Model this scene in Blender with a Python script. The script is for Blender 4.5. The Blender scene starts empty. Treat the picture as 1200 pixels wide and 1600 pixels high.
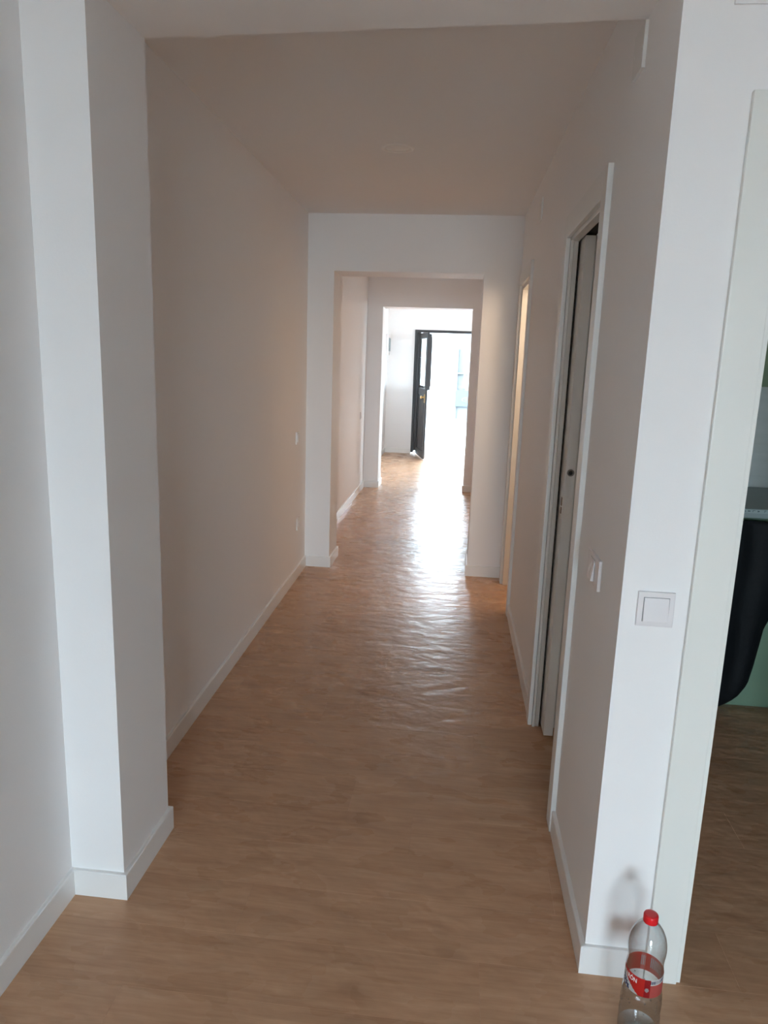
import bpy, bmesh, math, random
from mathutils import Vector, Matrix, noise

random.seed(7)
sc = bpy.context.scene
COL = sc.collection

# ------------------------------------------------------------------ camera
cam_d = bpy.data.cameras.new('camera'); cam = bpy.data.objects.new('camera', cam_d); COL.objects.link(cam)
pitch, roll, yaw = (math.radians(v) for v in (11.788, 1.944, 5.790))
fw = Vector((-math.sin(yaw)*math.cos(pitch), math.cos(yaw)*math.cos(pitch), -math.sin(pitch)))
r0 = Vector((math.cos(yaw), math.sin(yaw), 0)); u0 = r0.cross(fw)
rr = r0*math.cos(roll) + u0*math.sin(roll); uu = -r0*math.sin(roll) + u0*math.cos(roll)
M = Matrix((rr, uu, -fw)).transposed().to_4x4(); M.translation = (0, 0, 1.5)
cam.matrix_world = M
cam_d.sensor_fit = 'VERTICAL'; cam_d.sensor_height = 24.0; cam_d.lens = 24.0*1137.645/1600
cam_d.clip_start = 0.02; cam_d.clip_end = 200
sc.camera = cam

# ------------------------------------------------------------------ world, light, exposure
sc.view_settings.view_transform = 'Standard'; sc.view_settings.look = 'None'
sc.view_settings.gamma = 1.0; sc.view_settings.use_curve_mapping = False
sc.view_settings.exposure = 2.18
w = bpy.data.worlds.new('overcast_sky'); sc.world = w; w.use_nodes = True
bg = w.node_tree.nodes['Background']; bg.inputs[0].default_value = (0.71, 0.875, 1.0, 1); bg.inputs[1].default_value = 12.4
cy = sc.cycles
cy.max_bounces = 14; cy.diffuse_bounces = 10; cy.glossy_bounces = 5; cy.transparent_max_bounces = 12; cy.transmission_bounces = 8
cy.use_denoising = True; cy.sample_clamp_indirect = 8.0; cy.caustics_reflective = False; cy.caustics_refractive = False

def portal(name, loc, rot, sx, sy):
    l = bpy.data.lights.new(name, 'AREA'); l.shape = 'RECTANGLE'; l.size = sx; l.size_y = sy
    l.cycles.is_portal = True
    o = bpy.data.objects.new(name, l); COL.objects.link(o); o.location = loc; o.rotation_euler = rot
    return o
R = math.radians
portal('portal_balcony', (0.70, -5.62, 1.15), (R(90), 0, 0), 1.65, 2.0)            # faces +y
portal('portal_entrance', (-0.34, 12.14, 1.0), (R(-90), 0, 0), 0.95, 2.0)      # faces -y
portal('portal_room_3', (3.24, 10.3, 1.52), (0, R(90), 0), 1.25, 1.0)
# warm bulb burning in the side room behind the second hall door
lb = bpy.data.lights.new('side_room_bulb', 'POINT'); lb.energy = 3.6; lb.color = (1.0, 0.74, 0.50); lb.shadow_soft_size = 0.12
lbo = bpy.data.objects.new('side_room_bulb', lb); COL.objects.link(lbo); lbo.location = (0.78, 4.40, 2.0)
lc = bpy.data.lights.new('far_side_room_fill', 'POINT'); lc.energy = 5.5; lc.color = (1.0, 0.66, 0.44); lc.shadow_soft_size = 0.06  # added lamp, stands in for daylight from the unseen side room
lco = bpy.data.objects.new('far_side_room_fill', lc); COL.objects.link(lco); lco.location = (1.5, 6.75, 2.05)

# ------------------------------------------------------------------ materials
def mat(name, base=(.8, .8, .8), rough=.5, metal=0.0, spec=.5, **kw):
    m = bpy.data.materials.new(name); m.use_nodes = True
    b = m.node_tree.nodes['Principled BSDF']
    b.inputs['Base Color'].default_value = (*base, 1); b.inputs['Roughness'].default_value = rough
    b.inputs['Metallic'].default_value = metal; b.inputs['Specular IOR Level'].default_value = spec
    for k, v in kw.items(): b.inputs[k].default_value = v
    return m
def N(m, t, **kw):
    n = m.node_tree.nodes.new(t)
    for k, v in kw.items(): setattr(n, k, v)
    return n
def L(m, a, b): m.node_tree.links.new(a, b)

def noise_mat(name, c1, c2, rough, scale, bump=0.0, bscale=200.0, stretch=(1, 1, 1), spec=.5, detail=4, dist=.002, metal=0):
    m = mat(name, c1, rough, metal, spec); b = m.node_tree.nodes['Principled BSDF']
    tc = N(m, 'ShaderNodeTexCoord'); mp = N(m, 'ShaderNodeMapping'); mp.inputs['Scale'].default_value = stretch
    L(m, tc.outputs['Object'], mp.inputs[0])
    nz = N(m, 'ShaderNodeTexNoise'); nz.inputs['Scale'].default_value = scale; nz.inputs['Detail'].default_value = detail
    L(m, mp.outputs[0], nz.inputs['Vector'])
    mx = N(m, 'ShaderNodeMix', data_type='RGBA'); mx.inputs[6].default_value = (*c1, 1); mx.inputs[7].default_value = (*c2, 1)
    L(m, nz.outputs['Fac'], mx.inputs[0]); L(m, mx.outputs[2], b.inputs['Base Color'])
    if bump:
        n2 = N(m, 'ShaderNodeTexNoise'); n2.inputs['Scale'].default_value = bscale; n2.inputs['Detail'].default_value = 3
        L(m, mp.outputs[0], n2.inputs['Vector'])
        bp = N(m, 'ShaderNodeBump'); bp.inputs['Strength'].default_value = bump; bp.inputs['Distance'].default_value = dist
        L(m, n2.outputs['Fac'], bp.inputs['Height']); L(m, bp.outputs[0], b.inputs['Normal'])
    return m

M_WALL = noise_mat('wall_paint', (.865, .86, .86), (.85, .845, .845), .62, 1.3, .12, 160, spec=.25)
M_CEIL = noise_mat('ceiling_paint', (.85, .85, .855), (.835, .835, .84), .8, 1.1, .1, 140, spec=.2)
M_BASE = noise_mat('baseboard_lacquer', (.83, .83, .82), (.81, .81, .80), .32, 3, spec=.4)
M_CASE = noise_mat('door_lacquer', (.80, .81, .80), (.78, .79, .78), .36, 2, spec=.4)
M_KCASE = noise_mat('door_lacquer_offwhite', (.79, .80, .765), (.77, .785, .75), .36, 2, spec=.4)
M_GAP = mat('gap_dark', (.03, .028, .026), .9)
M_BOUNCECUT = noise_mat('slate_bounce_cut', (.33, .36, .39), (.31, .34, .37), .7, 2, spec=.2)  # unseen near-room walls made dark to cut bounced light
M_CREAM = noise_mat('cream_paint', (.78, .71, .60), (.76, .69, .58), .7, 2, spec=.2)
M_SWITCH = mat('switch_plastic', (.76, .74, .75), .28)
M_SWITCH2 = mat('switch_plastic_warm', (.80, .79, .78), .3)
M_METAL = mat('dark_door_metal', (.040, .043, .048), .45, .2)
M_SEAL = mat('rubber_seal', (.02, .02, .022), .6)
M_CHROME = mat('satin_nickel', (.55, .54, .52), .25, 1.0)
M_BRASS = mat('brass', (.75, .55, .28), .3, 1.0)
M_DARK = mat('keyhole_black', (.015, .015, .015), .5)
M_RUST = mat('bronze_pull', (.16, .09, .05), .4, .6)
M_BAG = noise_mat('black_plastic', (.010, .013, .016), (.018, .020, .024), .62, 5, .35, 26, dist=.008, spec=.3)
M_GREEN = noise_mat('sage_green_lacquer', (.17, .27, .185), (.16, .255, .175), .45, 1.5)
M_GREEN2 = noise_mat('olive_green_lacquer', (.16, .22, .12), (.15, .21, .115), .45, 1.5)
M_STONE = noise_mat('grey_veined_panel', (.66, .71, .68), (.80, .84, .82), .4, 3.2, stretch=(1.2, 1.2, 11), detail=8)
M_WORK = noise_mat('grey_worktop', (.25, .31, .31), (.31, .37, .37), .35, 8)
M_FILM = mat('film_print', (.09, .13, .13), .4)
M_CONC = noise_mat('pale_paving', (.26, .26, .255), (.30, .30, .295), .8, 2.5)
M_FACADE = noise_mat('white_render', (.135, .135, .132), (.12, .12, .118), .8, .8)
M_FRAMEW = mat('grey_frame', (.020, .024, .026), .6)
M_BLUE = mat('blue_board', (.0065, .020, .034), .7)
M_EMBLEM = mat('pale_emblem', (.026, .032, .036), .6)
M_EMB2 = mat('grey_blue_letter', (.012, .020, .030), .6)
M_FOOD = mat('satin_white_panel', (.8, .8, .8), .4)
M_RED = mat('red_cap', (.70, .012, .018), .32)

def clear(name, col, tint=(1, 1, 1), base_fac=0.05, rough=.03, expo=4.5, edge=.5, dark=0):
    m = bpy.data.materials.new(name); m.use_nodes = True; nt = m.node_tree; nt.nodes.clear()
    out = N(m, 'ShaderNodeOutputMaterial'); mix = N(m, 'ShaderNodeMixShader'); tr = N(m, 'ShaderNodeBsdfTransparent')
    gl = N(m, 'ShaderNodeBsdfGlossy'); gl.inputs['Roughness'].default_value = rough; gl.inputs['Color'].default_value = (*col, 1)
    tr.inputs['Color'].default_value = (*tint, 1)
    lw = N(m, 'ShaderNodeLayerWeight'); pw = N(m, 'ShaderNodeMath', operation='POWER'); ma = N(m, 'ShaderNodeMath', operation='MULTIPLY_ADD')
    L(m, lw.outputs['Facing'], pw.inputs[0]); pw.inputs[1].default_value = expo
    L(m, pw.outputs[0], ma.inputs[0]); ma.inputs[1].default_value = edge; ma.inputs[2].default_value = base_fac
    L(m, ma.outputs[0], mix.inputs[0])
    if dark:                                          # longer path through the wall at grazing angles
        tm = N(m, 'ShaderNodeMix', data_type='RGBA'); p2 = N(m, 'ShaderNodeMath', operation='POWER'); L(m, lw.outputs['Facing'], p2.inputs[0]); p2.inputs[1].default_value = 2.6
        L(m, p2.outputs[0], tm.inputs[0]); tm.inputs[6].default_value = (*tint, 1); tm.inputs[7].default_value = (*[v*dark for v in tint], 1)
        L(m, tm.outputs[2], tr.inputs['Color'])
    L(m, tr.outputs[0], mix.inputs[1]); L(m, gl.outputs[0], mix.inputs[2])
    L(m, mix.outputs[0], out.inputs['Surface'])
    return m
M_GLASS = clear('window_glass', (1, 1, 1), (.97, .98, .98))
M_PET = clear('clear_bottle_plastic', (1, 1, 1), (.885, .90, .905), rough=.05, expo=2.2, edge=.60, base_fac=.07, dark=.34)
M_WATER = clear('water', (1, 1, 1), (.88, .91, .92), rough=.05, expo=3, edge=.4, base_fac=.02)

def floor_material():
    m = mat('oak_laminate', (.4, .25, .15), .36, 0, .22); b = m.node_tree.nodes['Principled BSDF']
    geo = N(m, 'ShaderNodeNewGeometry'); oi = N(m, 'ShaderNodeObjectInfo')
    off = N(m, 'ShaderNodeVectorMath', operation='SCALE'); comb = N(m, 'ShaderNodeCombineXYZ')
    L(m, oi.outputs['Random'], comb.inputs[0]); L(m, oi.outputs['Random'], comb.inputs[2])
    L(m, comb.outputs[0], off.inputs[0]); off.inputs['Scale'].default_value = 41.0
    add = N(m, 'ShaderNodeVectorMath', operation='ADD'); L(m, geo.outputs['Position'], add.inputs[0]); L(m, off.outputs[0], add.inputs[1])
    def nz(scale, stretch, detail, rough=.5, dist=0, src=None):
        mp = N(m, 'ShaderNodeMapping'); mp.inputs['Scale'].default_value = stretch; L(m, src or add.outputs[0], mp.inputs[0])
        n = N(m, 'ShaderNodeTexNoise'); n.inputs['Scale'].default_value = scale; n.inputs['Detail'].default_value = detail
        n.inputs['Roughness'].default_value = rough; n.inputs['Distortion'].default_value = dist
        L(m, mp.outputs[0], n.inputs['Vector']); return n.outputs['Fac']
    def mul(a, k, o=0):
        n = N(m, 'ShaderNodeMath', operation='MULTIPLY_ADD'); L(m, a, n.inputs[0]); n.inputs[1].default_value = k; n.inputs[2].default_value = o; return n.outputs[0]
    def addm(a, c):
        n = N(m, 'ShaderNodeMath', operation='ADD'); L(m, a, n.inputs[0]); L(m, c, n.inputs[1]); return n.outputs[0]
    big = nz(3.0, (.9, 3.2, 1), 3, .55, .4)
    grain = nz(9.0, (.55, 9, 1), 6, .62, .6)
    tot = addm(addm(mul(big, .55), mul(grain, .60)), mul(oi.outputs['Random'], .07, -.11))
    cr = N(m, 'ShaderNodeValToRGB'); L(m, tot, cr.inputs[0])
    e = cr.color_ramp.elements; e[0].position = .26; e[0].color = (.430, .250, .150, 1); e[1].position = .72; e[1].color = (.605, .382, .248, 1)
    k = cr.color_ramp.elements.new(.42); k.color = (.500, .302, .185, 1)
    k = cr.color_ramp.elements.new(.56); k.color = (.550, .340, .212, 1)
    # small knots / dark flecks
    kn = nz(2.6, (1.0, 2.6, 1), 2, .4, 1.5)
    kr = N(m, 'ShaderNodeMapRange'); L(m, kn, kr.inputs[0]); kr.inputs[1].default_value = .62; kr.inputs[2].default_value = .76; kr.inputs[3].default_value = 0; kr.inputs[4].default_value = .30
    mk = N(m, 'ShaderNodeMix', data_type='RGBA'); L(m, kr.outputs[0], mk.inputs[0]); L(m, cr.outputs[0], mk.inputs[6]); mk.inputs[7].default_value = (.26, .145, .085, 1)
    L(m, mk.outputs[2], b.inputs['Base Color'])
    # embossed, slightly wavy surface
    wav = nz(8.0, (1.1, 1.7, 1), 2, .5, .2, geo.outputs['Position'])
    fine = nz(60, (.25, 2.0, 1), 2, .5, 0, geo.outputs['Position'])
    bp = N(m, 'ShaderNodeBump'); bp.inputs['Strength'].default_value = 1.0; bp.inputs['Distance'].default_value = .0048
    L(m, addm(wav, mul(fine, .05)), bp.inputs['Height']); L(m, bp.outputs[0], b.inputs['Normal'])
    rg = nz(5, (1, 2, 1), 3, .5, 0, geo.outputs['Position']); L(m, mul(rg, .12, .22), b.inputs['Roughness'])
    return m
M_FLOOR = floor_material()
M_SUB = mat('joint_brown', (.15, .085, .05), .8)  # plain dark brown of the slab, showing in the board joints

# ------------------------------------------------------------------ helpers
def tag(o, label=None, cat=None, group=None, kind=None):
    if label: o['label'] = label
    if cat: o['category'] = cat
    if group: o['group'] = group
    if kind: o['kind'] = kind
    return o
def empty(name, loc=(0, 0, 0), rz=0, parent=None):
    o = bpy.data.objects.new(name, None); COL.objects.link(o); o.location = loc; o.rotation_euler = (0, 0, rz)
    o.empty_display_size = .05
    if parent: o.parent = parent
    return o
def link(name, bm, m, parent=None, smooth=False, mats=None):
    me = bpy.data.meshes.new(name)
    bmesh.ops.recalc_face_normals(bm, faces=bm.faces)
    bm.to_mesh(me); bm.free()
    for x in (mats or [m]): me.materials.append(x)
    if smooth:
        for f in me.polygons: f.use_smooth = True
    o = bpy.data.objects.new(name, me); COL.objects.link(o)
    if parent: o.parent = parent
    return o
def prism(bm, pts, z0, z1, mi=0):
    lo = [bm.verts.new((x, y, z0)) for x, y in pts]; hi = [bm.verts.new((x, y, z1)) for x, y in pts]
    n = len(pts); fs = [bm.faces.new(lo[::-1]), bm.faces.new(hi)]
    for i in range(n): fs.append(bm.faces.new((lo[i], lo[(i+1) % n], hi[(i+1) % n], hi[i])))
    for f in fs: f.material_index = mi
    return fs
def box(bm, x0, y0, z0, x1, y1, z1, mi=0): return prism(bm, [(x0, y0), (x1, y0), (x1, y1), (x0, y1)], z0, z1, mi)
def bevel_all(bm, w_, seg=2):
    bmesh.ops.bevel(bm, geom=list(bm.edges), offset=w_, segments=seg, affect='EDGES', profile=.7)
def boxo(name, m, b, parent=None, bev=0, seg=2):
    bm = bmesh.new(); box(bm, *b)
    if bev: bevel_all(bm, bev, seg)
    return link(name, bm, m, parent)
def prismo(name, m, pts, z0, z1, parent=None, kind='structure'):
    bm = bmesh.new(); prism(bm, pts, z0, z1); o = link(name, bm, m, parent)
    if kind and not parent: o['kind'] = kind
    return o
def lathe(bm, prof, n=48, c=(0, 0), mi=0, cap0=False, cap1=False, f=None):
    rings = []
    for r, z in prof:
        ring = []
        for i in range(n):
            a = 2*math.pi*i/n; q = r*(f(a, z) if f else 1)
            ring.append(bm.verts.new((c[0]+q*math.cos(a), c[1]+q*math.sin(a), z)))
        rings.append(ring)
    for a, b in zip(rings, rings[1:]):
        for i in range(n):
            fc = bm.faces.new((a[i], a[(i+1) % n], b[(i+1) % n], b[i])); fc.material_index = mi
    if cap0: bm.faces.new(rings[0][::-1]).material_index = mi
    if cap1: bm.faces.new(rings[-1]).material_index = mi
    return rings

# ------------------------------------------------------------------ measured plan
SL = (.3413-.3814)/(5.0826-1.6249)
def xr(y): return .3814+SL*(y-1.6249)              # hall face of the right wall
SLL = (-1.0899+1.0435)/(5.0826-2.3829)
def xl(y): return -1.0435+SLL*(y-2.3829)           # hall left wall
CN, CH = 2.62, 2.445                                # near room and hall ceilings
T, BB = .012, .078                                  # skirting
XE = 3.1                                            # outer right wall
YB0, YB1 = 8.5585, 8.86

# ground, floor slab with planks
o = boxo('ground', M_CONC, (-30, -30, -.30, 30, 40, -.16)); o['kind'] = 'structure'
floor = boxo('floor', M_SUB, (-1.6, -5.7, -.14, 3.3, 12.25, -.0015)); floor['kind'] = 'structure'
def plank(x0, x1, y0, y1):
    bm = bmesh.new(); g = .00012; c = .00012
    z0, z1 = -.0014, 0.0
    lo = [bm.verts.new(v) for v in ((x0+g, y0+g, z0), (x1-g, y0+g, z0), (x1-g, y1-g, z0), (x0+g, y1-g, z0))]
    mi_ = [bm.verts.new((v.co.x, v.co.y, -.0003)) for v in lo]
    hi = [bm.verts.new(v) for v in ((x0+c, y0+c, z1), (x1-c, y0+c, z1), (x1-c, y1-c, z1), (x0+c, y1-c, z1))]
    bm.faces.new(hi)
    for i in range(4):
        j = (i+1) % 4
        bm.faces.new((lo[i], lo[j], mi_[j], mi_[i])); bm.faces.new((mi_[i], mi_[j], hi[j], hi[i]))
    link('plank', bm, M_FLOOR, floor)
W, LN = .193, 1.29
def row_spans(y):                                   # x extents that need boards at depth y
    if y < 1.62: return [(-1.02, 3.1)]
    if y < 1.85: return [(-1.02, 3.1)]
    if y < 2.0: return [(-.87, 3.1)]
    if y < 3.95: return [(-1.08, 3.1)]
    if y < 5.3: return [(-1.12, 2.4)]
    if y < 8.6: return [(-1.14, 1.6)]
    return [(-1.26, 3.1)]
random.seed(21)
y = -1.284; k = 0
while y < 12.0:
    offx = [0, .43, .86, .215, .645, 1.07][k % 6]
    for (a, b) in row_spans(y+.1):
        x = -1.6-offx
        while x < b:
            s, e_ = max(x, a), min(x+LN, b)
            if e_-s > .02 : plank(s, e_, y, min(y+W, 12.0))
            x += LN
    y += W; k += 1
bm = bmesh.new(); box(bm, -1.02, -5.5, -.0014, 3.1, -1.284, -.0002)
tag(link('floor_board_field', bm, M_FLOOR, floor))
doorsill = boxo('trim_1', M_CONC, (-.86, 11.99, -.16, .20, 12.25, -.0004)); doorsill['kind'] = 'structure'

# ceilings
o = boxo('ceiling', M_CEIL, (-1.6, 1.85, CH, 3.3, 12.25, CH+.35)); o['kind'] = 'structure'
o = boxo('ceiling', M_CEIL, (-1.6, -5.7, CN, 3.3, 1.85, CN+.17)); o['kind'] = 'structure'

# left side
prismo('wall_left', M_WALL, [(-1.35, -5.7), (-1.0186, -5.7), (-1.0186, 1.6983), (-1.35, 1.6983)], -.01, CN)
bm = bmesh.new(); prism(bm, [(-1.35, 1.6983), (-.8658, 1.6983), (-.8633, 2.0021), (-1.35, 2.0021)], -.01, CN-.01)
o = link('wall_pillar', bm, M_WALL); o['kind'] = 'structure'
prismo('wall_hall_left', M_WALL, [(-1.35, 2.0021), (xl(2.0021), 2.0021), (xl(5.0826), 5.0826), (-1.35, 5.0826)], -.01, CH)
# beam over the mouth of the hall (its far edge runs slightly askew)
bm = bmesh.new(); prism(bm, [(-.8658, 1.6983), (xr(1.69), 1.6983), (xr(1.9292), 1.9292), (-.8633, 2.0021)], 2.2894, CN+.01)
o = link('wall_beam', bm, M_WALL); o['kind'] = 'structure'

# arch A
prismo('wall_pier_left', M_WALL, [(-1.35, 5.0826), (-.9084, 5.0826), (-.9084, 5.3983), (-1.35, 5.3983)], -.01, CH)
prismo('wall_pier_right', M_WALL, [(.0979, 5.0826), (xr(5.0826), 5.0826), (XE, 5.0826), (XE, 5.3983), (.0979, 5.3983)], -.01, CH)
prismo('wall_lintel', M_WALL, [(-.9084, 5.0826), (.0979, 5.0826), (.0979, 5.3983), (-.9084, 5.3983)], 2.0792, CH)
# hall 2
prismo('wall_far_left', M_WALL, [(-1.35, 5.3983), (-1.12, 5.3983), (-1.1344, YB0), (-1.35, YB0)], -.01, CH)
prismo('wall_pier_left', M_WALL, [(-1.35, YB0), (-.9567, YB0), (-.9567, YB1), (-1.35, YB1)], -.01, CH)
prismo('wall_pier_right', M_WALL, [(.0621, YB0), (XE, YB0), (XE, YB1), (.0621, YB1)], -.01, CH)
prismo('wall_lintel', M_WALL, [(-.9567, YB0), (.0621, YB0), (.0621, YB1), (-.9567, YB1)], 2.0951, CH)
# hall 2 right wall with an opening into the side room of the added lamp
bm = bmesh.new()
box(bm, .34, 5.3983, -.01, .46, 6.35, CH); box(bm, .34, 7.25, -.01, .46, YB0, CH); box(bm, .34, 6.35, 2.05, .46, 7.25, CH)
o = link('wall_far_right', bm, M_WALL); o['kind'] = 'structure'
# room 3
prismo('wall_end_left', M_WALL, [(-1.45, YB1), (-1.2503, YB1), (-1.2503, 12.0), (-1.45, 12.0)], -.01, CH)
FX0, FX1, FZ = -.812, .13, 1.992                     # entrance frame outer edges
bm = bmesh.new()
box(bm, -1.45, 12.0, -.01, FX0, 12.22, CH); box(bm, FX1, 12.0, -.01, XE+.12, 12.22, CH); box(bm, FX0, 12.0, FZ, FX1, 12.22, CH)
o = link('wall_end', bm, M_WALL); o['kind'] = 'structure'

# outer right wall with two windows
def wall_y(name, x0, x1, y0, y1, z0, z1, wins, m):
    bm = bmesh.new(); ys = y0
    for (a, b, c, d) in wins:
        box(bm, x0, ys, z0, x1, a, z1); box(bm, x0, a, z0, x1, b, c); box(bm, x0, a, d, x1, b, z1); ys = b
    box(bm, x0, ys, z0, x1, y1, z1)
    o = link(name, bm, m); o['kind'] = 'structure'; return o
wall_y('wall_outer_right', XE, XE+.12, -5.7, 12.0, -.01, CN, [(9.8, 10.8, .90, 2.15)], M_WALL)
# back wall behind the camera with the balcony window
bm = bmesh.new()
BX0, BX1, BZ0, BZ1 = .0, 1.40, .15, 2.05
box(bm, -1.35, -5.62, -.01, BX0, -5.5, CN); box(bm, BX1, -5.62, -.01, XE, -5.5, CN)
box(bm, BX0, -5.62, BZ1, BX1, -5.5, CN); box(bm, BX0, -5.62, -.01, BX1, -5.5, BZ0)
boxo('wall_right_absorber', M_BOUNCECUT, (XE-.02, -5.5, 0, XE, 1.6249, CN))['kind'] = 'structure'  # added dark panel over the unseen right wall, soaks up bounce
o = link('wall_back', bm, M_BOUNCECUT); o['kind'] = 'structure'

def window(name, plane, a0, a1, z0, z1, pos, bars=1):
    """frame, mullions and a pane each; plane 'y' = window lies in an x-z plane at y=pos"""
    t = empty(name); t['kind'] = 'structure'; f = .06
    def bb(nm, m, p0, p1, q0, q1, th):
        if plane == 'y': return boxo(nm, m, (p0, pos-th, q0, p1, pos+th, q1), t)
        return boxo(nm, m, (pos-th, p0, q0, pos+th, p1, q1), t)
    bb('frame', M_CASE, a0, a0+f, z0, z1, .03); bb('frame', M_CASE, a1-f, a1, z0, z1, .03)
    bb('frame', M_CASE, a0+f, a1-f, z0, z0+f, .03); bb('frame', M_CASE, a0+f, a1-f, z1-f, z1, .03)
    n = bars+1; wd = (a1-a0-2*f-bars*f)/n
    for i in range(n):
        s = a0+f+i*(wd+f)
        bb('pane', M_GLASS, s, s+wd, z0+f, z1-f, .003)
        if i < bars: bb('mullion', M_CASE, s+wd, s+wd+f, z0+f, z1-f, .025)
window('window_1', 'y', BX0, BX1, BZ0, BZ1, -5.56)
window('window_2', 'x', 9.8, 10.8, .90, 2.15, XE+.06)  # unseen window, added to light the far room's back wall

# right hall wall pieces (0.12 thick), with the two door openings, and the kitchen door opening
D1, D2 = (2.235, 2.915), (4.325, 4.925)              # rough openings
WT = .125
def rpiece(name, y0, y1, z0, z1):
    bm = bmesh.new(); prism(bm, [(xr(y0), y0), (xr(y0)+WT, y0), (xr(y1)+WT, y1), (xr(y1), y1)], z0, z1)
    o = link(name, bm, M_WALL); o['kind'] = 'structure'; return o
rpiece('wall_hall_right', 1.6249, D1[0], -.01, CN-.02)
rpiece('wall_hall_right', D1[0], D1[1], 1.975, CH)
# stretch that houses the pocket: two thin leaves of wall with the slot between them
bm = bmesh.new()
for (a, b) in ((0, .030), (.080, WT)):
    prism(bm, [(xr(D1[1])+a, D1[1]), (xr(D1[1])+b, D1[1]), (xr(3.66)+b, 3.66), (xr(3.66)+a, 3.66)], -.01, CH)
o = link('wall_hall_right', bm, M_WALL); o['kind'] = 'structure'
rpiece('wall_hall_right', 3.66, D2[0], -.01, CH)
rpiece('wall_hall_right', D2[0], D2[1], 1.99, CH)
rpiece('wall_hall_right', D2[1], 5.0826, -.01, CH)
KX0, KX1, KZ = .6195, 1.36, 1.965
bm = bmesh.new(); Y0, Y1 = 1.6249, 1.745
prism(bm, [(.3814+WT, Y0), (KX0-.014, Y0), (KX0-.014, Y1), (.3814+WT, Y1)], -.01, CN)
box(bm, KX1+.014, Y0, -.01, XE, Y1, CN); box(bm, KX0-.014, Y0, KZ+.014, KX1+.014, Y1, CN)
o = link('wall_front', bm, M_WALL); o['kind'] = 'structure'
# partitions behind the hall doors
boxo('wall_kitchen_back', M_WALL, (xr(3.9)+WT, 3.90, -.01, XE, 4.02, CH))['kind'] = 'structure'
boxo('wall_side_room', M_CREAM, (2.4, 4.02, -.01, 2.5, 5.0826, CH))['kind'] = 'structure'

# ------------------------------------------------------------------ skirting boards
def skirting(name, pts, closed=False, m=None, h=BB, t=T):
    """pts = wall-foot polyline; the board grows to the left of its direction"""
    P_ = [Vector(p) for p in pts]; n = len(P_); off = []
    for i in range(n):
        if i == 0: d = (P_[1]-P_[0]).normalized(); nn = Vector((-d.y, d.x)); off.append(P_[0]+nn*t)
        elif i == n-1: d = (P_[-1]-P_[-2]).normalized(); nn = Vector((-d.y, d.x)); off.append(P_[-1]+nn*t)
        else:
            d1 = (P_[i]-P_[i-1]).normalized(); d2 = (P_[i+1]-P_[i]).normalized()
            n1 = Vector((-d1.y, d1.x)); n2 = Vector((-d2.y, d2.x)); b = (n1+n2).normalized(); off.append(P_[i]+b*(t/max(.2, b.dot(n1))))
    bm = bmesh.new(); prof = [(0, 0), (1, 0), (1, h-.0025), (.80, h), (0, h)]
    rows = []
    for a, c in zip(P_, off):
        rows.append([bm.verts.new((*(a.lerp(c, s)), z)) for s, z in prof])
    for a, b in zip(rows, rows[1:]):
        for j in range(5): bm.faces.new((a[j], a[(j+1) % 5], b[(j+1) % 5], b[j]))
    bm.faces.new(rows[0][::-1]); bm.faces.new(rows[-1])
    o = link(name, bm, m or M_BASE); o['kind'] = 'structure'; return o
# direction chosen so that 'left' is the room side
skirting('baseboard_left', [(-1.0186, 1.6983), (-1.0186, -5.5)])
skirting('baseboard_pillar', [(xl(2.0021), 2.0021), (-.8633, 2.0021), (-.8658, 1.6983), (-1.0186+T, 1.6983)])
skirting('baseboard_hall_left', [(xl(5.0826), 5.0826), (xl(2.0021), 2.0021+T)])
skirting('baseboard_pier_left', [(-1.12+T, 5.3983), (-.9084, 5.3983), (-.9084, 5.0826), (xl(5.0826)+T, 5.0826)])
skirting('baseboard_pier_right', [(xr(5.0826)-.001, 5.0826), (.0979, 5.0826), (.0979, 5.3983), (.34, 5.3983)])
skirting('baseboard_far_left', [(-1.1344, YB0), (-1.12, 5.3983)])
skirting('baseboard_far_pier_left', [(-1.2503+T, YB1), (-.9567, YB1), (-.9567, YB0), (-1.1344+T, YB0)])
skirting('baseboard_far_pier_right', [(.34, YB0), (.0621, YB0), (.0621, YB1), (XE, YB1)])
skirting('baseboard_end_left', [(-1.2503, 12.0), (-1.2503, YB1)])
skirting('baseboard_end', [(FX0, 12.0), (-1.2503+T, 12.0)])
skirting('baseboard_end_right', [(XE, 12.0), (FX1, 12.0)])
CW = .070                                            # casing width
skirting('baseboard_corner', [(.527, 1.6249), (.3814, 1.6249), (xr(D1[0]-CW+.015), D1[0]-CW+.015)][::1])
skirting('baseboard_hall_right', [(xr(2.985), 2.985), (xr(4.262), 4.262)])
skirting('baseboard_front_right', [(XE, 1.6249), (KX1+.085, 1.6249)])
skirting('baseboard_back', [(-1.0186, -5.5), (XE, -5.5)])
skirting('baseboard_right', [(XE-.02, -5.5+T), (XE-.02, 1.6249-T)])
skirting('baseboard_far_right', [(.34, YB0), (.34, 7.25)][::-1])
skirting('baseboard_far_right', [(.34, 5.3983), (.34, 6.35)])

# ------------------------------------------------------------------ hall doors
CT = .016                                            # casing thickness
def wedge(name, m, y0, y1, a, b, z0, z1, parent, bev=0.0012):
    """box that follows the right wall's line; a, b are depths from the hall face"""
    bm = bmesh.new(); prism(bm, [(xr(y0)+a, y0), (xr(y0)+b, y0), (xr(y1)+b, y1), (xr(y1)+a, y1)], z0, z1)
    if bev: bevel_all(bm, bev, 1)
    return link(name, bm, m, parent)
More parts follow.
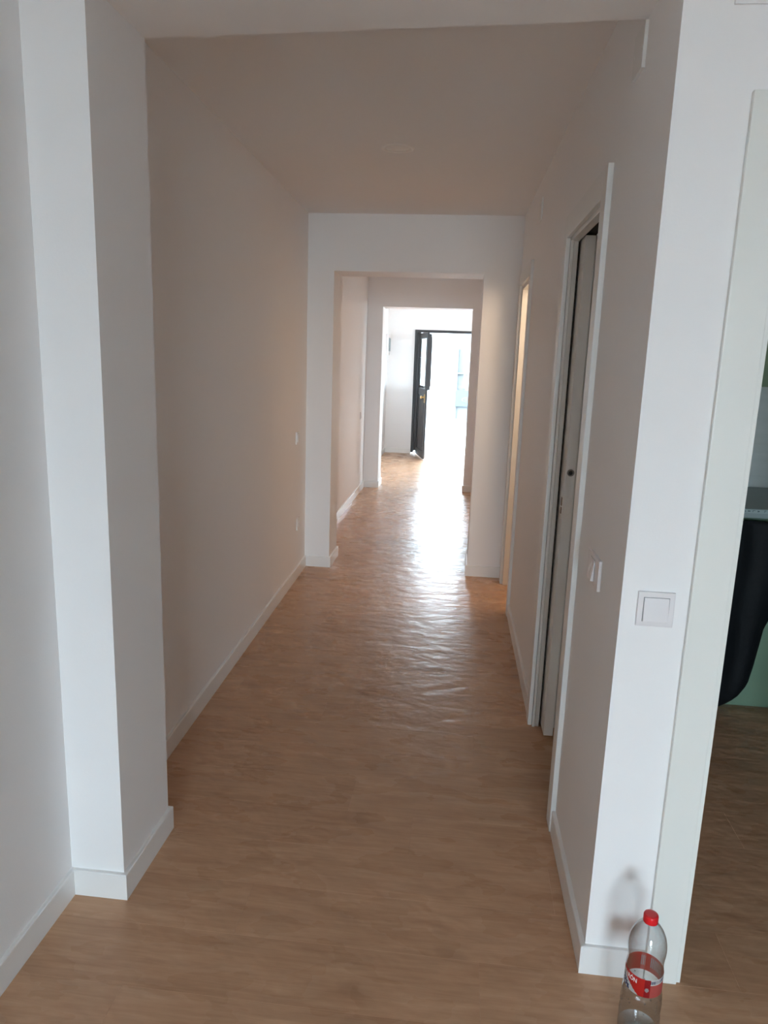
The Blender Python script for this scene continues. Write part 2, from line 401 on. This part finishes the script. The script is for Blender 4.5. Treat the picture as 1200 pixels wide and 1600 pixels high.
# door 1: sliding door pulled out of its pocket by a hand's width
d1 = empty('door_1'); d1['kind'] = 'structure'
ZT = 2.045
wedge('casing', M_CASE, 2.180, 2.250, -CT, 0, 0, ZT, d1)
wedge('casing', M_CASE, 2.905, 2.975, -CT, 0, 0, ZT, d1)
wedge('casing', M_CASE, 2.250, 2.905, -CT, 0, 1.965, ZT, d1)
for a, b in ((2.180, 2.250), (2.905, 2.975)): wedge('casing', M_CASE, a, b, WT, WT+CT, 0, ZT, d1)
wedge('casing', M_CASE, 2.250, 2.905, WT, WT+CT, 1.965, ZT, d1)
wedge('jamb', M_CASE, 2.236, 2.262, .001, WT-.001, 0, 1.972, d1)                    # closing jamb
wedge('stop_strip', M_KCASE, 2.262, 2.268, .025, .032, 0, 1.95, d1, 0)
wedge('jamb', M_CASE, 2.897, 2.914, .001, .029, 0, 1.972, d1)                      # pocket jambs either side of the slot
wedge('jamb', M_CASE, 2.897, 2.914, .083, WT-.001, 0, 1.972, d1)
wedge('jamb_lip', M_CASE, 2.891, 2.897, .001, .012, 0, 1.952, d1)
wedge('head_jamb', M_CASE, 2.262, 2.897, .001, .030, 1.952, 1.9745, d1)
wedge('head_jamb', M_CASE, 2.262, 2.897, .082, WT-.001, 1.952, 1.9745, d1)
wedge('track', M_GAP, 2.262, 2.897, .031, .081, 1.968, 1.9745, d1, 0)
wedge('brush_seal', M_GAP, 2.8975, 2.903, .029, .0325, 0.01, 1.95, d1, 0)
leaf = wedge('door_leaf', M_CASE, 2.805, 3.50, .0375, .0755, .010, 1.960, d1, .0015)
# edge furniture: round finger ring, latch faceplate, flush pull on the hall face
bm = bmesh.new(); lathe(bm, [(.0035, 0), (.0135, 0), (.0135, .0022), (.011, .0034), (.0085, .0022), (.0085, .0006), (.0, .0006)], 28)
o = link('finger_ring', bm, mat('dull_nickel', (.30, .30, .29), .35, .9), d1, True); o.location = (xr(2.805)+.0565, 2.8052, 1.103); o.rotation_euler = (R(90), 0, 0)
bm = bmesh.new(); lathe(bm, [(.0, 0), (.0070, 0), (.0070, .0030), (.0, .0030)], 20)
o = link('finger_hole', bm, M_DARK, d1); o.location = (xr(2.805)+.0565, 2.8050, 1.103); o.rotation_euler = (R(90), 0, 0)
boxo('latch_plate', M_CASE, (xr(2.805)+.047, 2.8035, .935, xr(2.805)+.066, 2.8058, 1.005), d1, .0006, 1)
xx = xr(2.82)+.0375
bm = bmesh.new(); box(bm, xx-.0022, 2.812, .935, xx+.004, 2.836, 1.010); bevel_all(bm, .0009, 2)
link('flush_pull', M_CASE and bm, M_KCASE, d1)
boxo('keyhole', M_RUST, (xx-.0045, 2.814, .972, xx-.0018, 2.832, 1.004), d1)
boxo('keyhole', M_RUST, (xx-.0045, 2.815, .941, xx-.0018, 2.831, .966), d1)
# door 2: open doorway of the warm-lit side room
d2 = empty('door_2'); d2['kind'] = 'structure'
for (a, b) in ((4.262, 4.332), (4.930, 5.000)):
    wedge('casing', M_CASE, a, b, -CT, 0, 0, 2.068, d2); wedge('casing', M_CASE, a, b, WT, WT+CT, 0, 2.068, d2)
wedge('casing', M_CASE, 4.332, 4.930, -CT, 0, 1.988, 2.068, d2); wedge('casing', M_CASE, 4.332, 4.930, WT, WT+CT, 1.988, 2.068, d2)
wedge('jamb', M_CASE, 4.326, 4.345, .001, WT-.001, 0, 1.988, d2); wedge('jamb', M_CASE, 4.905, 4.924, .001, WT-.001, 0, 1.988, d2)
wedge('head_jamb', M_CASE, 4.345, 4.905, .001, WT-.001, 1.968, 1.989, d2)
wedge('stop_strip', M_CASE, 4.897, 4.905, .045, .060, 0, 1.968, d2, 0)
# fitting for the added, unseen lamp of the far side room
t2 = empty('pendant_bulb', (1.5, 6.75, CH)); tag(t2, 'added warm bulb on a cord, unseen, in the side room between the two archways', 'lamp')
bm = bmesh.new(); lathe(bm, [(.003, -.28), (.003, 0)], 8, cap0=True, cap1=True); link('cord', bm, M_SWITCH, t2)
bm = bmesh.new(); lathe(bm, [(.02, -.33), (.02, -.28)], 16, cap0=True, cap1=True); link('bulb_holder', bm, M_SWITCH, t2)
# side room finishes
boxo('wall_side_room', M_CREAM, (xr(4.9)+WT+.001, 5.04, 0, 2.4, 5.0826, CH))['kind'] = 'structure'

# kitchen door frame in the front wall
d3 = empty('door_3'); d3['kind'] = 'structure'
def kb(nm, b, bev=.0015, m=M_KCASE): return boxo(nm, m, b, d3, bev, 2)
kb('casing', (.529, 1.6109, 0, .6085, 1.6249, 2.036), .003)
kb('casing', (KX1+.0135, 1.6109, 0, KX1+.085, 1.6249, 2.036))
kb('casing', (.6085, 1.6109, 1.968, KX1+.0135, 1.6249, 2.036))
kb('jamb', (.6075, 1.6185, 0, KX0, 1.7515, 1.979)); kb('jamb', (KX1, 1.6185, 0, KX1+.0145, 1.7515, 1.979))
kb('head_jamb', (KX0, 1.6185, KZ, KX1, 1.7515, KZ+.0135))
kb('casing', (.529, 1.7450, 0, .6075, 1.7585, 2.036)); kb('casing', (KX1+.0145, 1.7450, 0, KX1+.085, 1.7585, 2.036))
kb('stop_strip', (KX0, 1.690, 0, KX0+.010, 1.712, KZ))

# ------------------------------------------------------------------ entrance door (dark metal, open inwards)
ed = empty('door_4'); ed['kind'] = 'structure'
FT = .040
def eb(nm, m, b, bev=.002, par=ed): return boxo(nm, m, b, par, bev, 1)
eb('door_frame', M_METAL, (FX0, 11.985, .02, FX0+FT, 12.075, FZ)); eb('door_frame', M_METAL, (FX1-FT, 11.985, 0, FX1, 12.075, FZ))
eb('door_frame', M_METAL, (FX0+FT, 11.985, FZ-.042, FX1-FT, 12.075, FZ))
eb('seal', M_SEAL, (FX0+FT, 12.02, .02, FX0+FT+.008, 12.05, FZ-.042), 0)
lf = empty('door_leaf', (FX0+.077, 11.985, 0), 0, ed)
eb('hinge_post', M_METAL, (FX0+.041, 11.992, .05, FX0+.098, 12.045, FZ-.043))
LW, LH, LT = .763, 1.935, .030
ang = R(90-12.6)                                     # leaf swung in from the closed position
lf.rotation_euler = (0, 0, -ang)
def lb_(nm, m, b, bev=.002, smooth=False):
    return boxo(nm, m, b, lf, bev, 1)
# local: x along the leaf from the hinge, y = thickness (room face at 0, street face at +LT), closed leaf lies along +x
st = .10; zg = 1.045
lb_('stile', M_METAL, (0, 0, .012, .055, LT, LH)); lb_('stile', M_METAL, (.055, 0, .012, st, LT, zg+.04)); lb_('stile', M_METAL, (LW-st, 0, .012, LW, LT, LH))
lb_('rail', M_METAL, (st, 0, .012, LW-st, LT, .012+.11)); lb_('rail', M_METAL, (.055, 0, LH-.09, LW-st, LT, LH)); lb_('rail', M_METAL, (st, 0, zg-.06, LW-st, LT, zg+.04))
lb_('lower_panel', M_METAL, (st, .012, .122, LW-st, LT-.012, zg-.06), .001)
bm = bmesh.new(); 
for i in range(1): box(bm, st+.06, .004, .18, LW-st-.06, .0121, zg-.12)
bevel_all(bm, .003, 1); link('raised_panel', bm, M_METAL, lf)
lb_('pane', M_GLASS, (.055, LT*.5-.003, zg+.04, LW-st, LT*.5+.003, LH-.09), 0)
# hinged ventilation sash standing proud on the street side
for b in ((.03, LT, 1.07, LW-.01, LT+.035, 1.12), (.03, LT, LH-.075, LW-.01, LT+.035, LH-.03), (LW-.06, LT, 1.12, LW-.01, LT+.045, LH-.075)):
    lb_('sash', M_METAL, b)
lb_('lock_plate', M_BRASS, (LW-.075, -.006, .875, LW-.028, .0, 1.005), .001)
bm = bmesh.new(); lathe(bm, [(.0, 0), (.012, 0), (.010, .03), (.020, .040), (.024, .052), (.018, .062), (0, .064)], 20)
o = link('door_knob', bm, M_BRASS, lf, True); o.location = (LW-.052, -.006, .96); o.rotation_euler = (R(90), 0, 0)
for z in (.25, 1.0, 1.72):
    bm = bmesh.new(); lathe(bm, [(.011, z-.05), (.011, z+.05)], 12, cap0=True, cap1=True); o = link('hinge', bm, M_METAL, lf); o.location = (-.004, -.004, 0)

# ------------------------------------------------------------------ electrics
def wall_plate(name, label, cat, loc, rz, kind, group=None, w=.081, h=.081, m=M_SWITCH):
    """plate in local x-z plane, front at -y"""
    t = empty(name, loc, rz); tag(t, label, cat, group)
    bm = bmesh.new(); box(bm, -w/2, -.0085, -h/2, w/2, 0, h/2); bevel_all(bm, .0022, 2)
    pl = link('cover_plate', bm, m, t)
    if kind == 'rocker':
        bm = bmesh.new(); box(bm, -.0285, -.0090, -.0285, .0285, -.008, .0285); link('rocker_gap', bm, M_GAPGREY, t)
        bm = bmesh.new()
        v = [(-.0272, -.0275), (.0272, -.0275), (.0272, .0275), (-.0272, .0275)]
        yb, yt = -.0150, -.0105
        lo = [bm.verts.new((x, -.0085, z)) for x, z in v]; hi = [bm.verts.new((x, yb if z < 0 else yt, z)) for x, z in v]
        bm.faces.new(lo); bm.faces.new(hi[::-1])
        for i in range(4): bm.faces.new((lo[i], hi[i], hi[(i+1) % 4], lo[(i+1) % 4]))
        bmesh.ops.recalc_face_normals(bm, faces=bm.faces); bevel_all(bm, .0009, 2)
        link('rocker', bm, m, t)
    elif kind == 'double':
        bm = bmesh.new(); box(bm, -.0285, -.0090, -.0285, .0285, -.008, .0285); link('rocker_gap', bm, M_GAPGREY, t)
        for s in (-1, 1):
            bm = bmesh.new(); v = [(min(s*.0007, s*.0272), -.0275), (max(s*.0007, s*.0272), -.0275), (max(s*.0007, s*.0272), .0275), (min(s*.0007, s*.0272), .0275)]
            yb, yt = (-.0175, -.0095)
            lo = [bm.verts.new((x, -.0085, z)) for x, z in v]; hi = [bm.verts.new((x, yb if z < 0 else yt, z)) for x, z in v]
            bm.faces.new(lo); bm.faces.new(hi[::-1])
            for i in range(4): bm.faces.new((lo[i], hi[i], hi[(i+1) % 4], lo[(i+1) % 4]))
            bmesh.ops.recalc_face_normals(bm, faces=bm.faces); bevel_all(bm, .0008, 1)
            link('rocker', bm, m, t)
    elif kind == 'socket':
        bm = bmesh.new(); lathe(bm, [(.0, .0088), (.018, .0088), (.0195, .0115), (.022, .0115), (.022, .008)], 28)
        o = link('socket_well', bm, m, t, True); o.rotation_euler = (R(90), 0, 0)
        for s in (-1, 1):
            bm = bmesh.new(); lathe(bm, [(0, .0090), (.0024, .0090), (.0024, .0082)], 10)
            o = link('pin_hole', bm, M_DARK, t); o.rotation_euler = (R(90), 0, 0); o.location = (s*.0095, 0, 0)
    return t
M_GAPGREY = mat('switch_gap', (.25, .25, .26), .6)
wall_plate('light_switch', 'white single rocker switch on the bright wall beside the kitchen door', 'switch', (.4575, 1.6249, .9705), 0, 'rocker')
def on_right(y): return (xr(y), y), -R(90)+math.atan(-SL)*1 
# hall right wall: front faces -x -> rotate local -y to -x
wall_plate('light_switch', 'white tilted rocker switch on the hall side of the right corner wall', 'switch', (xr(1.925), 1.925, .973), R(-90)+math.atan(-SL), 'double', w=.155)
# hall left wall: front faces +x
def al(sl): return R(90)+math.atan(-sl)
wall_plate('light_switch', 'upper small white switch on the left hall wall near the first archway', 'switch', (xl(4.77), 4.77, .972), al(SLL), 'rocker', m=M_SWITCH2)
wall_plate('wall_socket', 'lower small white socket on the left hall wall near the first archway', 'socket', (xl(4.81), 4.81, .376), al(SLL), 'socket', m=M_SWITCH2)
sl2 = (-1.1344+1.12)/(YB0-5.3983)
wall_plate('light_switch', 'small switch on the left wall between the two archways', 'switch', (-1.12+sl2*(8.18-5.3983), 8.18, .878), al(sl2), 'rocker', m=M_SWITCH2)
wall_plate('wall_socket', 'low socket on the left wall of the bright far room', 'socket', (-1.2503, 11.6, .30), R(90), 'socket', m=M_SWITCH2)
# blank junction covers high on the right wall
def junction(label, y0, z0, z1):
    t = empty('junction_cover', (xr(y0+.05), y0+.05, (z0+z1)/2), R(-90)+math.atan(-SL)); tag(t, label, 'cover plate')
    bm = bmesh.new(); h = (z1-z0)/2; box(bm, -.05, -.0085, -h, .05, 0, h); bevel_all(bm, .0015, 2); link('cover', bm, M_CASE, t)
    for s in (-1, 1):
        bm = bmesh.new(); lathe(bm, [(0, .0098), (.0028, .0096), (.0032, .0085)], 12); o = link('screw', bm, M_CASE, t); o.rotation_euler = (R(90), 0, 0); o.location = (s*.038, 0, 0)
junction('thin white cover plate high on the right wall beside the beam', 1.912, 2.183, 2.283)
junction('thin white cover plate high on the right wall above and between the two hall doors', 3.995, 2.226, 2.335)
# rounded box above the kitchen door, at the top of the frame
t = empty('wall_box', (.93, 1.6249, 2.34)); tag(t, 'white rounded box mounted on the wall above the kitchen door', 'wall box')
bm = bmesh.new(); box(bm, -.468, -.005, -.152, .468, 0, .152)
bmesh.ops.bevel(bm, geom=[e for e in bm.edges if abs((e.verts[0].co-e.verts[1].co).normalized().y) > .9], offset=.014, segments=6, affect='EDGES')
link('housing', bm, M_WALL, t)
bm = bmesh.new(); box(bm, -.42, -.008, .02, .42, -.0045, .10); link('air_slot', bm, M_CASE, t)
# electrical panel on the far room's left wall
t = empty('fuse_box', (-1.2503, 11.93, 1.72), R(90)); tag(t, 'pale fuse box high on the left wall of the far room', 'fuse box')
t.location = (-1.2503, 11.80, 1.74)
bm = bmesh.new(); box(bm, -.13, -.05, -.16, .13, 0, .16); bevel_all(bm, .008, 2); link('housing', bm, M_SWITCH, t)
bm = bmesh.new(); box(bm, -.11, -.058, -.10, .11, -.05, .10); bevel_all(bm, .003, 2); link('lid', bm, clear('smoked_lid', (.9, 1, 1), (.6, .68, .70)), t)
# recessed downlight in the hall ceiling
t = empty('downlight', (-.354, 3.562, CH)); tag(t, 'round white recessed downlight in the hall ceiling, switched off', 'downlight')
bm = bmesh.new(); lathe(bm, [(.058, -.0010), (.061, -.0045), (.066, -.0062), (.073, -.0050), (.0765, 0)], 56); link('trim_ring', bm, mat('downlight_ring', (.86, .85, .83), .35), t, True)
bm = bmesh.new(); lathe(bm, [(0, -.0030), (.03, -.0028), (.0585, -.0012), (.059, 0)], 56); link('diffuser', bm, mat('downlight_diffuser', (.80, .78, .75), .5), t, True)

# warm lamp in the side room: bare bulb on a cord
t = empty('pendant_bulb', (0.78, 4.40, CH)); tag(t, 'bare warm bulb on a cord in the side room behind the second hall door', 'lamp')
bm = bmesh.new(); lathe(bm, [(.003, -.28), (.003, 0)], 8, cap0=True, cap1=True); link('cord', bm, M_SWITCH, t)
bm = bmesh.new(); lathe(bm, [(.02, -.33), (.02, -.28)], 16, cap0=True, cap1=True); link('bulb_holder', bm, M_SWITCH, t)

# ------------------------------------------------------------------ kitchen seen through the right-hand door
CY = 3.262
def front_door(par, x0, x1, z0, z1, m, handle_z=None):
    d = boxo('cabinet_door', m, (x0+.0015, CY-.019, z0, x1-.0015, CY-.0005, z1), par, .0012, 1)
    if handle_z: boxo('handle', M_CHROME, (x0+.08, CY-.026, handle_z-.006, x1-.08, CY-.019, handle_z+.006), d, .001, 1)
labs = ['sage green base cabinet behind the black bag under the grey worktop', 'sage green base cabinet right of the black bag under the grey worktop', 'sage green base cabinet in the right corner of the kitchen, mostly out of view']
for i, (a, b) in enumerate(((.62, 1.22), (1.22, 1.82), (1.82, 2.42))):
    t = empty('base_cabinet', ((a+b)/2, 3.55, 0)); tag(t, labs[i], 'cabinet', 'green base cabinets')
    def C(bb_): return tuple(v-(t.location[k % 3]) for k, v in enumerate(bb_))
    bm = bmesh.new(); box(bm, *C((a, CY, .0, b, 3.88, .885))); link('body', bm, M_GREEN, t)
    bm = bmesh.new(); box(bm, *C((a+.0015, CY-.019, .012, b-.0015, CY-.0005, .442))); bevel_all(bm, .0012, 1); link('door', bm, M_GREEN, t)
    bm = bmesh.new(); box(bm, *C((a+.0015, CY-.019, .462, b-.0015, CY-.0005, .868))); bevel_all(bm, .0012, 1); link('drawer_front', bm, M_GREEN, t)
    bm = bmesh.new(); box(bm, *C((a+.06, CY-.024, .462, b-.06, CY-.018, .474))); hd = link('grip', bm, M_CHROME, t)
wt = empty('worktop', (1.52, 3.55, .885)); tag(wt, 'grey kitchen worktop over green cabinets with protective film on its edge', 'worktop')
bm = bmesh.new(); box(bm, -.90, 3.225-3.55, 0, .90, .33, .040); bevel_all(bm, .002, 1); link('slab', bm, M_WORK, wt)
bm = bmesh.new(); box(bm, -.90, 3.2235-3.55, .022, .90, 3.2252-3.55, .0385); link('film', bm, mat('edge_film', (.34, .42, .42), .3), wt)
bm = bmesh.new()
x = -.895; random.seed(5)
while x < .89:
    wd = random.uniform(.006, .016)
    if random.random() < .6: box(bm, x, 3.2228-3.55, .027, x+.002, 3.2236-3.55, .035); box(bm, x, 3.2228-3.55, random.choice((.027, .033)), x+wd*.7, 3.2236-3.55, random.choice((.0285, .035)))
    x += wd+.005
o = link('film_marks', bm, M_FILM, wt); o['kind'] = 'stuff'
bs = boxo('splashback', M_STONE, (.62, 3.865, .925, 2.42, 3.899, 1.44), None, .001, 1); tag(bs, 'grey veined splashback panel above the kitchen worktop', 'splashback')
labs = ['olive green wall cabinet nearest the door frame above the grey splashback', 'olive green wall cabinet at the right above the grey splashback']
for i, (a, b) in enumerate(((.62, 1.52), (1.52, 2.42))):
    t = empty('wall_cabinet', ((a+b)/2, 3.73, 1.44)); tag(t, labs[i], 'cabinet', 'green wall cabinets')
    def C(bb_): return tuple(v-(t.location[k % 3]) for k, v in enumerate(bb_))
    bm = bmesh.new(); box(bm, *C((a, 3.565, 1.44, b, 3.899, 2.16))); link('body', bm, M_GREEN2, t)
    for s in (0, 1):
        c0 = a+(b-a)*s/2; c1 = c0+(b-a)/2
        bm = bmesh.new(); box(bm, *C((c0+.0015, 3.546, 1.437, c1-.0015, 3.5645, 2.16))); bevel_all(bm, .0012, 1); link('door', bm, M_GREEN2, t)
# black plastic bag draped from the worktop in front of the cabinets
def bag():
    bm = bmesh.new(); nu, nv = 40, 46; rows = []
    # outline (left x, right x) as a function of drop 0..1
    prof = [(0, .93, 1.60), (.20, .93, 1.56), (.36, .95, 1.46), (.46, .97, 1.400), (.54, .99, 1.372), (.74, 1.03, 1.352), (.86, 1.07, 1.335), (.92, 1.10, 1.300), (.97, 1.12, 1.245), (1.0, 1.13, 1.20)]
    def ev(s):
        for (a, l0, r0_), (b, l1, r1) in zip(prof, prof[1:]):
            if s <= b: f = (s-a)/(b-a); return l0+(l1-l0)*f, r0_+(r1-r0_)*f
        return prof[-1][1:]
    for j in range(nv+1):
        s = j/nv; l, r_ = ev(s); row = []
        for i in range(nu+1):
            f = i/nu; x = l+(r_-l)*f
            e = math.sqrt(max(0, 1-(2*f-1)**2))
            fold = .007*math.sin(x*46+1.5*s)+.010*noise.noise(Vector((x*14, s*3, 1)))
            yy = 3.206-.095*e*(math.sin(min(1, s*1.25+.12)*math.pi*.62))+fold*e
            if s > .9: yy += (s-.9)*.25*e
            z = .880-.862*s+.012*noise.noise(Vector((x*9, s*4, 4)))-.018*(2*f-1)**2*(1-s)
            row.append(bm.verts.new((x, min(yy, 3.214), z)))
        rows.append(row)
    for a, b in zip(rows, rows[1:]):
        for i in range(nu): bm.faces.new((a[i], a[i+1], b[i+1], b[i]))
    ret = bmesh.ops.solidify(bm, geom=list(bm.faces), thickness=.006)
    return link('rubbish_bag', bm, M_BAG, None, True)
tag(bag(), 'black plastic bag hanging in front of the green cabinets', 'bag')

# ------------------------------------------------------------------ water bottle
BXY = (.478, 1.458)
bt = empty('water_bottle', (*BXY, 0), 0); tag(bt, 'clear plastic water bottle with red cap and red label on the floor', 'bottle')
az = math.atan2(-BXY[1], -BXY[0])                    # direction towards the viewer, for the label's seam
prof = [(.000, .012), (.018, .008), (.030, .001), (.038, .0005), (.0425, .006), (.0445, .016), (.0447, .030), (.0435, .040), (.0448, .050), (.0448, .066), (.0430, .074), (.0445, .083),
        (.0445, .098), (.0428, .105), (.0438, .113), (.0432, .124), (.0412, .131), (.0404, .136), (.0402, .186), (.0392, .194), (.0386, .203), (.0392, .214), (.0408, .227), (.0413, .237), (.0405, .249), (.0375, .264),
        (.0310, .279), (.0235, .290), (.0165, .297), (.0140, .300), (.0132, .303)]
def facet(a, z):
    if z < .010: return 1+.05*math.cos(5*a)*(1 if z < .002 else .3)
    if z < .130: return 1+.013*math.sin(9*a+z*95)*math.sin(max(0, min(1, (z-.012)/.118))*math.pi)
    return 1
bm = bmesh.new(); lathe(bm, prof, 72, f=facet); link('bottle_body', bm, M_PET, bt, True)
bm = bmesh.new(); capf = lambda a, z: 1+(.012*(1 if int(a/(2*math.pi)*72) % 2 else -1) if z < .3155 else 0)
lathe(bm, [(.0135, .300), (.0158, .300), (.0160, .303), (.0156, .304), (.0158, .305), (.0158, .3150), (.0150, .3175), (.010, .3182), (0, .3182)], 72, f=capf)
link('cap', bm, M_RED, bt, True)
bm = bmesh.new(); lathe(bm, [(0, .0125), (.018, .0085), (.030, .003), (.038, .0025), (.0425, .010), (.0432, .022), (.0, .0222)], 56); link('water', bm, M_WATER, bt, True)
bm = bmesh.new(); random.seed(11)
for i in range(46):
    a = random.uniform(0, 6.283); z = random.choice((random.uniform(.045, .130), random.uniform(.04, .09))); q = random.uniform(.0008, .0024)
    mt = Matrix.Translation((.0418*math.cos(a), .0418*math.sin(a), z)) @ Matrix.Diagonal((1, 1, random.uniform(.7, 1.5), 1))
    bmesh.ops.create_icosphere(bm, subdivisions=2, radius=q, matrix=mt)
dr = link('droplets', bm, clear('droplet_water', (1, 1, 1), (.85, .87, .88), rough=.02, expo=2.0, edge=.8, dark=.6, base_fac=.06), bt, True); dr['kind'] = 'stuff'
# label: printed sleeve, one quad grid with a colour per cell (flat print)
def film(name, c, clear_=.12):
    m = mat(name, c, .35); nt = m.node_tree; b = nt.nodes['Principled BSDF']; out = [n for n in nt.nodes if n.type == 'OUTPUT_MATERIAL'][0]
    tl = N(m, 'ShaderNodeBsdfTranslucent'); tl.inputs['Color'].default_value = (*c, 1); tp = N(m, 'ShaderNodeBsdfTransparent'); tp.inputs['Color'].default_value = (*[min(1, v+.25) for v in c], 1)
    a = N(m, 'ShaderNodeMixShader'); a.inputs[0].default_value = .42; L(m, b.outputs[0], a.inputs[1]); L(m, tl.outputs[0], a.inputs[2])
    a2 = N(m, 'ShaderNodeMixShader'); a2.inputs[0].default_value = clear_; L(m, a.outputs[0], a2.inputs[1]); L(m, tp.outputs[0], a2.inputs[2])
    L(m, a2.outputs[0], out.inputs['Surface']); return m
LR = M_LABEL = [film('label_red', (.70, .025, .02)), film('label_dark_red', (.38, .008, .015)), film('label_white', (.80, .81, .81)),
                film('label_blue', (.05, .08, .20)), film('label_pink', (.72, .13, .12), .3), film('label_grey', (.5, .47, .5), .3)]
def lab(th, v):                                      # th degrees right of the viewer, v 0 bottom .. 1 top
    if 5 < th <= 24:
        if (th-14)**2/30+((v-.42)*45)**2/30 < 1: return 5
        return 1
    if 24 < th < 95:
        if v > .70: return 3 if (int(th*.35) % 2 == 0 and .76 < v < .92) else 2
        if th > 75 and v < .25: return 1
        return 4
    if -100 < th <= 5:
        cut = .86+(th+8)*.0 if False else (.02 - (th+12)/62*.80)
        if v < cut:
            if v < cut-.16 and -78 < th < -42: return 3 if ((int((th+100)/7)+int(v*9)) % 3) else 2
            return 2
        return 0
    if 120 < th < 165 or -165 > th: return 5 if (.25 < v < .85 and int(th) % 3) else 4
    return 0
bm = bmesh.new(); nth, nv = 180, 30; zb, ztp, lr = .1375, .1830, .0408
grid = []
for j in range(nv+1):
    z = zb+(ztp-zb)*j/nv; ring = []
    for i in range(nth):
        a = az+math.radians(i*2-180); ring.append(bm.verts.new((lr*math.cos(a), lr*math.sin(a), z)))
    grid.append(ring)
for j in range(nv):
    for i in range(nth):
        f = bm.faces.new((grid[j][i], grid[j][(i+1) % nth], grid[j+1][(i+1) % nth], grid[j+1][i]))
        th = (i+.5)*2-180; f.material_index = lab(th, (j+.5)/nv)
link('label_sleeve', bm, None, bt, True, mats=M_LABEL)
# lettering wrapped round the sleeve
def wrap_text(txt, size, th_c, z_c, m, r_=.0412, tilt=0):
    cu = bpy.data.curves.new('t', 'FONT'); cu.body = txt; cu.size = size; cu.align_x = 'CENTER'; cu.align_y = 'CENTER'; cu.offset = size*.02
    to = bpy.data.objects.new('t', cu); COL.objects.link(to)
    bpy.context.view_layer.update()
    me = bpy.data.meshes.new_from_object(to.evaluated_get(bpy.context.evaluated_depsgraph_get()))
    bpy.data.objects.remove(to)
    b2 = bmesh.new(); b2.from_mesh(me); bmesh.ops.triangulate(b2, faces=b2.faces)
    bmesh.ops.subdivide_edges(b2, edges=b2.edges, cuts=1)
    for v in b2.verts:
        x, y_ = v.co.x, v.co.y; a = az+math.radians(th_c)+x/r_
        a = az+math.radians(th_c)+.74*x/r_
        v.co = Vector((r_*math.cos(a), r_*math.sin(a), z_c+y_+tilt*x))
    return link('lettering', b2, m, bt)
wrap_text('LANJARÓN', .0150, -56, .1705, mat('label_lettering', (.85, .80, .78), .4), r_=.0411)

# ------------------------------------------------------------------ street outside
so = boxo('pavement', M_CONC, (-8, 12.25, -.16, 8, 14.5, -.10)); so['kind'] = 'structure'
so = boxo('road', noise_mat('asphalt', (.30, .30, .30), (.36, .36, .36), .9, 12), (-12, 14.5, -.16, 12, 19.9, -.155)); so['kind'] = 'structure'
bl = empty('street_building', (0, 20, -.16)); tag(bl, 'sunlit white shopfront building across the street seen through the entrance', 'building')
def sb(nm, m, b, par=bl):
    bm = bmesh.new(); box(bm, b[0], b[1]-20, b[2]+.16, b[3], b[4]-20, b[5]+.16); return link(nm, bm, m, par)
sb('wall', M_FACADE, (-6, 20.12, -.16, 6, 22, 3.1))
for b in ((-.20, 20.0, .0, -.165, 20.12, 2.05), (-.165, 20.0, 1.20, 1.6, 20.12, 1.235), (-.165, 20.0, 2.02, 1.6, 20.12, 2.05), (1.6, 20.0, 0, 1.635, 20.12, 2.05)):
    sb('window_frame', M_FRAMEW, b)
sb('pane', M_GLASS, (-.165, 20.05, .76, 1.6, 20.06, 2.02))
sb('reflection_dimmer', mat('dimmer_grey', (.038, .040, .041), .8), (-.165, 20.08, .0, 1.6, 20.115, 2.6))  # added dark panel in the shopfront, dims its reflection on the hall floor
sg = sb('blue_panel', M_BLUE, (-.195, 19.97, .34, 1.2, 20.0, .765))
def oval(nm, m, cx, cz, a, b, y0, y1):
    bm = bmesh.new(); n = 40
    f1 = [bm.verts.new((cx+a*math.cos(2*math.pi*i/n), y0-20, cz+.16+b*math.sin(2*math.pi*i/n))) for i in range(n)]
    f2 = [bm.verts.new((cx+a*math.cos(2*math.pi*i/n), y1-20, cz+.16+b*math.sin(2*math.pi*i/n))) for i in range(n)]
    bm.faces.new(f1); bm.faces.new(f2[::-1])
    for i in range(n): bm.faces.new((f1[i], f2[i], f2[(i+1) % n], f1[(i+1) % n]))
    return link(nm, bm, m, sg)
oval('emblem', M_EMBLEM, .17, .52, .20, .075, 19.962, 19.97)
oval('emblem_field', M_BLUE, .17, .52, .175, .058, 19.958, 19.962)
oval('emblem_mark', M_EMB2, .12, .52, .07, .025, 19.954, 19.958)
